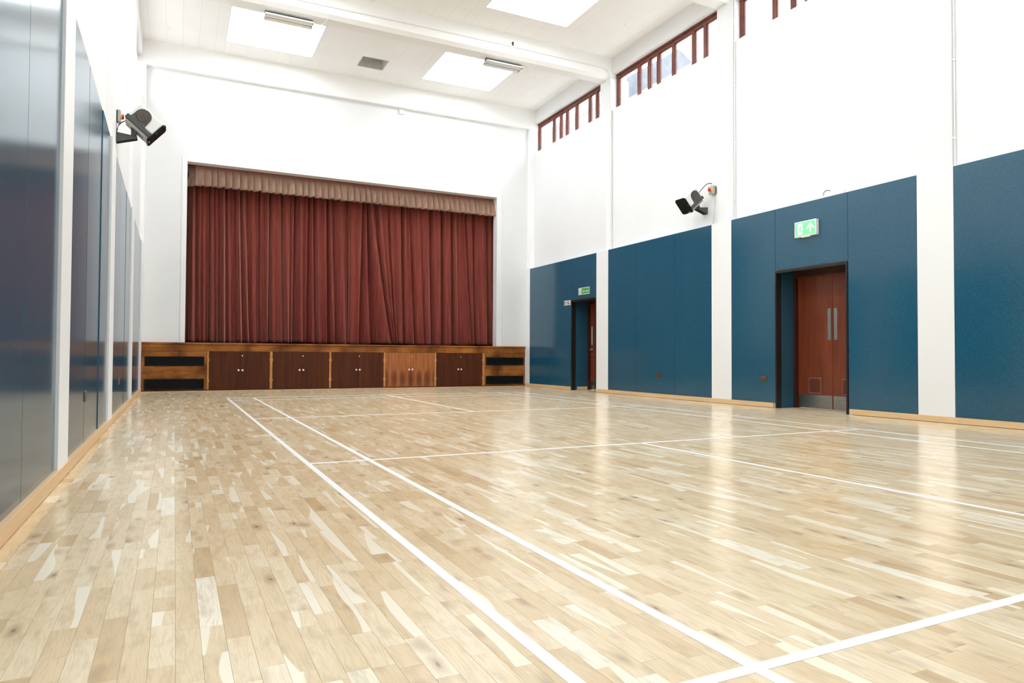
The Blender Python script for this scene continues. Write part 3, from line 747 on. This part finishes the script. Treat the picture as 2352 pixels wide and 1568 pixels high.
me.materials.append(M['pelmet']); o = bpy.data.objects.new('stage_valance', me); o.location = org; C.objects.link(o)
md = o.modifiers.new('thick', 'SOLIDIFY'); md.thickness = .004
tag(o, 'rose pleated valance hanging across the top of the stage curtain', 'valance')
rail = obj('valance_rail', MB().box(xl-.02, 9.81, ZT-.06, xr, 9.83, ZT+.02), 'blackout', o); 
M['paleblue'] = simple('pale_blue_paint', (.62, .70, .78), .7)
tag(obj('lit_wall_stand_in', MB().box(-1.3, 10.30, 4.98, -.2, 10.33, 6.0), 'paleblue'), 'added pale blue board standing in for the lit backstage wall at the top left corner behind the valance', 'board')  # added board, stands in for the lit wall backstage

# ------------------------------------------------------------------ wall heaters on brackets
def heater(Mt, s, a0, z0, yn, label, twist=0.):
    """Mt = wall point, s = +1 body leans toward +x, a0/z0 = offset of the back lower corner of the white body, yn = near side y"""
    root = thing('wall_heater', label, 'heater', Mt)
    th = math.radians(41); e = Vector((s, 0, 0)); Z = Vector((0, 0, 1)); Yv = Vector((0, 1, 0))
    d = e*math.cos(th)-Z*math.sin(th); nrm = e*math.sin(th)+Z*math.cos(th)
    O = Vector(Mt)+e*a0+Z*z0; O.y = yn; W_ = .25; L = .352; H = .21
    def P(l, y, h_): return O+d*l+Yv*y+nrm*h_
    def blk(l0, l1, y0, y1, h0, h1):
        return MB().hexa([P(l0, y0, h0), P(l1, y0, h0), P(l1, y1, h0), P(l0, y1, h0)], [P(l0, y0, h1), P(l1, y0, h1), P(l1, y1, h1), P(l0, y1, h1)])
    obj('housing', blk(0, L, 0, W_, 0, H), 'heatwhite', root, bevel=.018)['label'] = 'white housing'
    obj('cradle', blk(-.012, L-.0, -.012, W_+.012, -.05, .004), 'charcoal', root, bevel=.004)['label'] = 'charcoal cradle plate'
    obj('underside', blk(.02, L-.004, .01, W_-.01, -.088, -.05), 'heatgrey', root, bevel=.006)['label'] = 'pale grey vented underside'
    sl = MB()
    for k in range(5):
        q = blk(.19+k*.022, .20+k*.022, .05, W_-.05, -.0895, -.087); b0 = len(sl.v); sl.v += q.v; sl.f += [tuple(b0+i for i in f) for f in q.f]
    obj('vent_slots', sl, 'grille', root)
    for yy, nm in ((-.010, 1), (W_+.002, 1)):
        # arched side plate with round mesh
        cl, ch, R = .13, .10, .097
        pts = [P(.03, yy, 0.)]
        for k in range(19):
            a = math.pi-k*math.pi/18; pts.append(P(cl+R*math.cos(a), yy, ch+R*math.sin(a)))
        pts += [P(.235, yy, 0.)]
        sp_ = obj('side_plate', MB().prism(pts, (0, .008, 0)), 'charcoal', root); sp_['label'] = 'charcoal arched side plate'
        yo = yy-.0045 if yy < 0 else yy+.0085
        obj('fan_mesh', MB().lathe(P(cl, yo, ch), (0, -1 if yy < 0 else 1, 0), [(0, .072), (.003, .072), (.0035, .064)], 26).lathe(P(cl-.012, yo-(.004 if yy < 0 else -.004), ch-.012), (0, -1 if yy < 0 else 1, 0), [(0, .014), (.004, .010)], 12), 'mesh', sp_)
        rv = MB()
        for (l_, h_) in ((.055, .012), (.215, .012), (.335, .012), (.30, .075), (.10, .185)): rv.lathe(P(l_, yo, h_), (0, -1 if yy < 0 else 1, 0), [(0, .005), (.003, .003)], 8)
        obj('screw', rv, 'chrome', root)
    # front grille frame and mesh
    gp = [P(L, -.012, -.075), P(L, -.004, -.095), P(L, W_*.9, -.10), P(L, W_+.012, -.075), P(L, W_+.012, H-.03), P(L, W_-.02, H+.008), P(L, .03, H+.008), P(L, -.012, H-.02)]
    fr = obj('front_grille', MB().prism(gp, tuple(d*.022)), 'grille', root); fr['label'] = 'black front grille'
    sl = MB()
    for k in range(9):
        hh = -.07+k*.032; q = blk(L+.022, L+.026, .008, W_-.008, hh, hh+.012); b0 = len(sl.v); sl.v += q.v; sl.f += [tuple(b0+i for i in f) for f in q.f]
    obj('grille_bars', sl, 'grille', root)
    obj('badge', blk(L+.026, L+.029, .03, .10, -.085, -.073), 'greyplastic', root)
    obj('status_light', blk(L+.022, L+.025, -.004, .002, .055, .061), 'led', root)
    # bracket: tapered gusset from the wall to a hinge under the cradle
    B = Vector(Mt); tip = O+d*.10-nrm*.14
    yb = yn+W_/2; al = .235
    top0 = Vector((B.x, 0, B.z+.06)); bot0 = Vector((B.x, 0, B.z-.065))
    tp = Vector((B.x, 0, B.z+.055))+e*al; bp_ = Vector((B.x, 0, B.z+.005))+e*(al-.0)
    tz = (tip.z-B.z)
    tp.z = B.z+.035; bp_.z = B.z+.008
    g = MB()
    for yy in (yb-.055, yb+.05): g.prism([(top0.x, yy, top0.z), (tp.x, yy, tp.z), (bp_.x, yy, bp_.z), (bot0.x, yy, bot0.z)], (0, .005, 0))
    g.prism([(top0.x, yb-.055, top0.z), (tp.x, yb-.055, tp.z), (tp.x, yb-.055, tp.z-.005), (top0.x, yb-.055, top0.z-.005)], (0, .11, 0))
    g.box(B.x, yb-.055, B.z-.065, B.x+.005*s, yb+.055, B.z+.06)
    obj('bracket', g, 'charcoal', root)['label'] = 'charcoal wall bracket'
    hb = MB().prism([tuple(O+d*.075-nrm*.052+Yv*(W_/2-.045)), tuple(O+d*.14-nrm*.052+Yv*(W_/2-.045)), (tp.x-.0*s, yb-.045, tp.z-.015), (tp.x-.07*s, yb-.045, tp.z-.002)], (0, .09, 0))
    obj('hinge_block', hb, 'charcoal', root)
    bo = MB()
    for dz in (.03, -.03):
        for dy in (-.03, .03): bo.lathe((B.x+.005*s, yb+dy, B.z+dz), (s, 0, 0), [(0, .007), (.004, .005)], 8)
    obj('bolt', bo, 'chrome', root)
    return root, P
hl, PL = heater((LI, 2.82, 3.58), 1, .139, .287, 2.70, 'wall heater tilted down on the left wall, white with charcoal side discs')
hr, PR = heater((RI, 2.59, 3.53), -1, .204, .232, 2.47, 'wall heater tilted down on the right wall above the blue lining')
def arc(p0, p1, bulge, n=14):
    p0, p1, b = Vector(p0), Vector(p1), Vector(bulge)
    return [p0.lerp(p1, i/n)+b*math.sin(math.pi*i/n) for i in range(n+1)]
obj('power_cable', MB().tube([(LI+.004, 2.78, 3.645), (LI+.010, 2.78, 3.69), (LI+.028, 2.78, 3.735), (LI+.055, 2.78, 3.768), (LI+.085, 2.77, 3.787), (LI+.112, 2.76, 3.786)], .006, 8), 'cable', hl, smooth=True)
obj('power_cable', MB().tube(arc(PR(.0, .06, .06), (RI-.01, 2.42, 4.0), (.03, 0, .085)), .007, 8), 'cable', hr, smooth=True)
def isolator(loc, s, label):
    x, y, z = loc
    r_ = thing('isolator_switch', label, 'switch', loc)
    obj('back_box', MB().box(x, y-.055, z-.07, x+.03*s, y+.055, z+.07), 'charcoal', r_, bevel=.003)
    obj('cover', MB().box(x+.03*s, y-.06, z-.078, x+.085*s, y+.06, z+.072), 'greyplastic', r_, bevel=.005)['label'] = 'grey cover'
    obj('dial', MB().lathe((x+.085*s, y, z), (s, 0, 0), [(0, .042), (.006, .042), (.007, .033), (.028, .031)], 24), 'yellow', r_)['label'] = 'yellow dial plate'
    obj('switch_knob', MB().lathe((x+.113*s, y, z), (s, 0, 0), [(0, .034), (.018, .030), (.022, .02)], 20).box(x+.13*s, y-.008, z-.028, x+.145*s, y+.008, z+.028), 'red', r_)['label'] = 'red knob'
    obj('screw', MB().lathe((x+.085*s, y-.0, z+.058), (s, 0, 0), [(0, .006), (.003, .004)], 8).lathe((x+.085*s, y, z-.062), (s, 0, 0), [(0, .006), (.003, .004)], 8), 'charcoal', r_)
    return r_
isolator((LI-.0, 2.79, 3.845), .55, 'grey box switch with yellow dial and red knob beside the left wall heater')
isolator((RI, 2.37, 3.868), -1, 'grey box switch with yellow dial and red knob beside the right wall heater')
tag(obj('conduit', MB().tube([(RI-.012, 2.36, 3.80), (RI-.012, 2.36, 3.55), (RI-.012, 2.38, 3.45), (RI-.012, 2.42, 3.205)], .010, 8).lathe((RI-.01, 2.36, 3.62), (-1, 0, 0), [(0, .016), (.014, .016)], 10), 'white', smooth=True),
    'short white conduit hanging below the isolator switch on the right wall', 'conduit')

# ------------------------------------------------------------------ signs
def sign_pt(X, yc, zc): return lambda u, v: (X, yc-u, zc+v)    # u to the right as seen, v up
def flat(polys, pt, t=-.0015):
    mb = MB()
    for p in polys: mb.prism([pt(u, v) for u, v in p], (t, 0, 0))
    return mb
def runner(h, u0=0., v0=0.):
    """running figure, height h, centred on u0,v0"""
    def q(pts): return [(u0+x*h, v0+y*h) for x, y in pts]
    def limb(a, b, w): 
        ax, ay = a; bx, by = b; L = math.hypot(bx-ax, by-ay); nx, ny = -(by-ay)/L*w/2, (bx-ax)/L*w/2
        return q([(ax+nx, ay+ny), (bx+nx, by+ny), (bx-nx, by-ny), (ax-nx, ay-ny)])
    head = q([(.08+.075*math.cos(k*math.pi/6), .36+.075*math.sin(k*math.pi/6)) for k in range(12)])
    return [head, limb((.04, .24), (-.02, -.06), .15), limb((.04, .22), (.20, .10), .07), limb((.20, .10), (.32, .13), .06),
            limb((0, .22), (-.16, .16), .07), limb((-.16, .16), (-.20, .02), .06), limb((0, -.06), (.14, -.22), .10), limb((.14, -.22), (.15, -.46), .085),
            limb((-.03, -.06), (-.10, -.26), .10), limb((-.10, -.26), (-.32, -.30), .08)]
# lit exit box above the double door
xs_, yc, zc, hw, hh = RW-.062, .130, 2.775, .198, .118
ex = thing('exit_sign', 'lit green exit box with running figure and up arrow above the double door', 'sign', (RW, yc, zc-hh))
obj('case', MB().box(xs_, yc-hw, zc-hh, RW, yc+hw, zc+hh), 'plastic', ex, bevel=.004)
pt = sign_pt(xs_-.0006, yc, zc)
obj('green_face', flat([[(-hw+.016, -hh+.016), (hw-.016, -hh+.016), (hw-.016, hh-.016), (-hw+.016, hh-.016)]], pt), 'exitgreen', ex)
pt = sign_pt(xs_-.0024, yc, zc)
obj('pictogram', flat([[(-.135, -.085), (-.045, -.085), (-.045, .083), (-.135, .083)],
    [(.085, -.062), (.111, -.062), (.111, .015), (.085, .015)],
    [(.098, .080), (.034, .008), (.034, -.022), (.098, .048)], [(.098, .080), (.098, .048), (.162, -.022), (.162, .008)]], pt), 'exitwhite', ex)
obj('running_figure', flat(runner(.165, -.088, -.002), sign_pt(xs_-.0042, yc, zc)), 'exitgreen', ex)
obj('lamp_strip', MB().box(xs_+.02, yc-.06, zc-hh-.006, RW-.02, yc+.09, zc-hh+.001), 'exitwhite', ex)
# small fire exit sign
def text_mesh(s, size):
    cu = bpy.data.curves.new('txt', 'FONT'); cu.body = s; cu.size = size; cu.align_x = 'CENTER'; cu.align_y = 'CENTER'
    to = bpy.data.objects.new('txt', cu); C.objects.link(to)
    dg = bpy.context.evaluated_depsgraph_get(); me = bpy.data.meshes.new_from_object(to.evaluated_get(dg))
    bpy.data.objects.remove(to); return me
def text_obj(name, s, size, X, yc, zc, m, parent, sx=1.):
    me = text_mesh(s, size); off = wl(parent)
    for v in me.vertices: u, vv = v.co.x*sx, v.co.y; v.co = Vector((X, yc-u, zc+vv))-off
    me.materials.clear(); me.materials.append(M[m]); o = bpy.data.objects.new(name, me); C.objects.link(o); o.parent = parent; return o
yc, zc, hw, hh = 6.513, 2.361, .240, .082
fe = thing('fire_exit_sign', 'green sign reading Fire exit above the single door', 'sign', (RW, yc, zc-hh))
obj('plate', MB().box(RW-.004, yc-hw, zc-hh, RW, yc+hw, zc+hh), 'signwhite', fe)
obj('green_field', flat([[(-.10, -hh+.014), (hw-.014, -hh+.014), (hw-.014, hh-.014), (-.10, hh-.014)], [(-hw+.012, -hh+.012), (-.106, -hh+.012), (-.106, hh-.012), (-hw+.012, hh-.012)]], sign_pt(RW-.0045, yc, zc)), 'green', fe)
obj('pictogram', flat([[(-hw+.026, -hh+.02), (-.114, -hh+.02), (-.114, hh-.02), (-hw+.026, hh-.02)]], sign_pt(RW-.0065, yc, zc)), 'signwhite', fe)
obj('running_figure', flat(runner(.115, -.165, 0), sign_pt(RW-.0085, yc, zc)), 'green', fe)
text_obj('lettering', 'Fire exit', .082, RW-.0068, yc-.064, zc-.004, 'signwhite', fe, .95)
# black and white notice by the door post
yc, zc, hw, hh = 7.27, 2.130, .155, .058
dn = thing('door_notice', 'small black and white notice beside the top of the single door recess', 'sign', (RW, yc, zc-hh))
obj('plate', MB().box(RW-.004, yc-hw, zc-hh, RW, yc+hw, zc+hh), 'signwhite', dn)
obj('print', flat([[(-.14, -.045), (-.112, -.045), (-.112, .045), (-.14, .045)], [(.035, -.045), (.062, -.045), (.062, .045), (.035, .045)],
    [(-.10, .022), (.03, .022), (.03, .034), (-.10, .034)], [(-.10, -.004), (.03, -.004), (.03, .008), (-.10, .008)], [(-.10, -.034), (.03, -.034), (.03, -.022), (-.10, -.022)],
    [(.085, .045), (.14, .045), (.14, .012)], [(.08, -.040), (.14, -.034), (.14, -.018), (.10, -.020), (.08, .01)]], sign_pt(RW-.0045, yc, zc)), 'dark', dn)

# ------------------------------------------------------------------ sockets
def socket(X, yc, zc, s, label, wide=.146):
    r_ = thing('wall_socket', label, 'socket', (X, yc, zc-.043), 'bronze double sockets low in the blue lining')
    obj('plate', MB().box(X, yc-wide/2, zc-.043, X-.009*s, yc+wide/2, zc+.043), 'bronze', r_, bevel=.003)
    xf = X-.009*s; t = -.0012*s; hb = MB()
    for c in (-.04, .04):
        for (dy, dz, a, b) in ((c, .012, .004, .009), (c-.011, -.012, .008, .004), (c+.011, -.012, .008, .004)):
            hb.box(xf, yc+dy-a/2, zc+dz-b/2, xf+t, yc+dy+a/2, zc+dz+b/2)
    obj('pin_holes', hb, 'dark', r_)
    obj('rocker', MB().box(xf, yc-.022, zc+.014, xf-.005*s, yc-.006, zc+.034).box(xf, yc+.006, zc+.014, xf-.005*s, yc+.022, zc+.034), 'chrome', r_)
    return r_
socket(RW, 3.734, .451, 1, 'bronze double socket in the blue lining left of the double door bay')
socket(RW, 1.022, .458, 1, 'bronze double socket in the blue lining just left of the double door')
socket(LW, -.585, .458, -1, 'bronze double socket in the nearer blue lining of the left wall')
socket(LW, 3.25, .446, -1, 'bronze double socket in the farther blue lining of the left wall')

# ------------------------------------------------------------------ strip lights at the beam
def strip_light(x0, x1, label):
    y0, z0 = 5.965, 7.04
    r_ = thing('strip_light', label, 'light', ((x0+x1)/2, y0, z0))
    obj('body', MB().prism([(x0, y0-.045, z0+.075), (x0, y0+.045, z0+.075), (x0, y0+.03, z0+.02), (x0, y0-.03, z0+.02)], (x1-x0, 0, 0)), 'charcoal', r_)['label'] = 'dark grey spine'
    for k, yc in enumerate((y0-.072, y0+.072)):
        tr_ = MB()
        for (ya, za, yb, zb) in ((yc-.062, z0-.018, yc-.030, z0+.030), (yc-.030, z0+.030, yc+.030, z0+.030), (yc+.030, z0+.030, yc+.062, z0-.018)):
            dy, dz = yb-ya, zb-za; Ln = math.hypot(dy, dz); ny, nz = -dz/Ln*.003, dy/Ln*.003
            tr_.prism([(x0, ya, za), (x0, yb, zb), (x0, yb+ny, zb+nz), (x0, ya+ny, za+nz)], (x1-x0, 0, 0))
        obj('reflector', tr_, 'reflector', r_)['label'] = 'shiny trough reflector'
        obj('tube', MB().tube([(x0+.02, yc, z0+.0), (x1-.02, yc, z0+.0)], .013, 12), 'signwhite', r_, smooth=True)
    for xx in (x0, x1-.006): obj('end_cap', MB().prism([(xx, y0-.135, z0-.018), (xx, y0-.10, z0+.035), (xx, y0+.10, z0+.035), (xx, y0+.135, z0-.018), (xx, y0+.05, z0-.018), (xx, y0, z0+.01), (xx, y0-.05, z0-.018)], (.006, 0, 0)), 'greyplastic', r_)
    h_ = obj('hanger', MB().box(x0+.12, y0-.01, z0+.07, x0+.15, y0+.012, ZBEAM+.0).box(x1-.15, y0-.01, z0+.07, x1-.12, y0+.012, ZBEAM+.0), 'greyplastic', r_)
    h_['kind'] = 'stuff'
    return r_
strip_light(.50, 1.36, 'twin tube strip light under the cross beam in front of the left skylight')
strip_light(4.93, 5.77, 'twin tube strip light under the cross beam in front of the right skylight')
# cables looping from the beam conduit to the lamps, and the conduits themselves
YBF = 5.65
ct = tag(obj('conduit', MB().tube([(-1.5, YBF-.011, 7.31), (1.3, YBF-.011, 7.315), (5.3, YBF-.011, 7.345), (7.55, YBF-.011, 7.33), (7.70, YBF-.011, 7.32), (7.82, YBF-.011, 7.27), (7.865, YBF-.011, 7.18), (7.895, YBF-.014, 7.0), (7.91, YBF-.010, 6.6), (7.925, YBF-.010, 3.30), (7.94, YBF-.03, 3.21)], .011, 8), 'white', smooth=True),
    'white conduit along the cross beam front and down beside the far column', 'conduit')
for (xa, za) in ((2.0, 7.317), (3.3, 7.33), (4.6, 7.34)): obj('conduit_clip', MB().box(xa-.012, YBF-.026, za-.016, xa+.012, YBF, za+.016), 'plastic', ct)
for (xx, zz) in ((7.905, 6.5), (7.92, 5.2), (7.925, 4.1)): obj('conduit_clip', MB().box(xx-.016, YBF-.024, zz-.012, xx+.018, YBF-.002, zz+.012), 'plastic', ct)
for yy, lab in ((1.85, 'vertical white conduit beside the pilaster left of the double door bay'), (-1.95, 'vertical white conduit beside the pilaster right of the double door bay')):
    cc = tag(obj('conduit', MB().tube([(7.935, yy-.014, 3.22), (7.935, yy-.014, 7.60)], .012, 8), 'white', smooth=True), lab, 'conduit')
    for zz in (3.6, 4.6, 5.7, 6.7): obj('conduit_clip', MB().box(7.915, yy-.028, zz-.012, 7.95, yy, zz+.012), 'plastic', cc)
for (x1, lab) in ((1.36, 'thin white flex looping from the beam conduit to the left strip light'), (5.77, 'thin white flex looping from the beam conduit to the right strip light')):
    pts = [(x1-.02, YBF-.014, 7.32), (x1+.13, YBF-.02, 7.29), (x1+.22, YBF-.03, 7.20), (x1+.24, YBF-.03, 7.10), (x1+.18, 5.75, 7.03), (x1+.06, 5.90, 7.02), (x1, 5.95, 7.05)]
    tag(obj('flex', MB().tube(pts, .005, 6), 'white', smooth=True), lab, 'cable')
sn = thing('sensor', 'small white sensor with dark lens on the cross beam by the right strip light', 'sensor', (5.38, YBF, 7.33))
obj('body', MB().lathe((5.38, YBF, 7.33), (0, -1, 0), [(0, .035), (.02, .035), (.022, .02)], 16).lathe((5.40, YBF-.03, 7.36), (.5, -.8, .5), [(-.03, .026), (.04, .026)], 14), 'plastic', sn)
obj('lens', MB().box(5.385, YBF-.085, 7.345, 5.405, YBF-.03, 7.415), 'cable', sn)
obj('lead', MB().tube([(5.42, YBF-.03, 7.40), (5.50, YBF-.02, 7.40), (5.57, YBF-.012, 7.36), (5.58, YBF-.012, 7.335)], .004, 6), 'white', sn, smooth=True)
# white box high on the stage wall, alarm beacon on the ledge
tag(obj('junction_box', MB().box(4.12, YW-.04, 6.93, 4.25, YW, 7.04), 'plastic', bevel=.004), 'small white box high on the stage wall under the end beam', 'box')
al = thing('alarm', 'round white alarm and small detector on the ledge above the exit box', 'alarm', (RI, -.19, 3.27))
obj('sounder', MB().lathe((RI, -.27, 3.31), (-1, 0, 0), [(0, .10), (.03, .10), (.045, .075), (.07, .06), (.075, .03)], 28), 'plastic', al, smooth=True)
obj('detector', MB().box(RI, -.03, 3.205, RI-.07, .10, 3.27), 'plastic', al, bevel=.006)
obj('lead', MB().tube([(RI-.05, -.03, 3.27), (RI-.06, -.045, 3.31), (RI-.05, -.09, 3.335), (RI-.03, -.13, 3.32)], .006, 6), 'cable', al, smooth=True)
for k, (xx, yy) in enumerate(((-1.1, 8.6), (6.9, 7.4), (7.25, 4.2))):
    tag(obj('ceiling_hook', MB().lathe((xx, yy, ZC), (0, 0, -1), [(0, .022), (.008, .02), (.01, .006), (.05, .006)], 10), 'plastic', smooth=True),
        ('small white ceiling hook by the left wall', 'small white ceiling hook near the far right window', 'small white ceiling hook near the second right window')[k], 'hook')

for o in bpy.data.objects:
    if o.parent and o.name.split('.')[0] in ('screw', 'grille_slats', 'louvre_slats', 'pin_holes', 'bolt', 'vent_slots', 'grille_bars', 'lettering'): o['kind'] = 'stuff'
# ------------------------------------------------------------------ outside: neighbouring building and roof
nb_ = thing('neighbouring_building', 'pale brick building with a slate roof seen through the high right windows', 'building', (19, 12, 0))
obj('wall', MB().box(18, 21.0, 0, 27, 42, 13.6).box(18, 2, 0, 27, 21.0, 12.5), 'brick', nb_)
obj('eaves', MB().box(17.6, 20.8, 13.45, 18.1, 42.3, 13.75).box(17.6, 1.8, 12.35, 18.1, 20.8, 12.65), 'plastic', nb_)
obj('roof', MB().prism([(17.6, 20.8, 13.75), (28, 20.8, 13.75), (22.5, 20.8, 16.9)], (0, 21.4, 0)), 'slate', nb_)
obj('roof', MB().prism([(17.6, -9, 12.65), (28, -9, 12.65), (22.5, -9, 15.5)], (0, 29.8, 0)), 'slate', nb_)
for yy in (22.5, 27.0, 31.5):
    wn = obj('window', MB().box(17.96, yy, 11.2, 18.02, yy+1.1, 12.4), 'plastic', nb_)
    obj('pane', MB().box(17.94, yy+.1, 11.3, 17.965, yy+1.0, 12.3), 'slate', wn)
ma = obj('aerial', MB().tube([(19.0, 14.9, 13.2), (19.0, 14.9, 17.2)], .05, 8).tube([(19.0, 14.9, 16.6), (19.0, 16.2, 15.6)], .03, 6).tube([(19.0, 14.2, 16.4), (19.0, 16.4, 16.4)], .03, 6), 'plastic', nb_)
struct('ground', MB().box(-60, -60, -.5, 90, 90, -.2), 'bounce_ground', label='unseen ground outside the hall, made pale to bounce sky light inside')
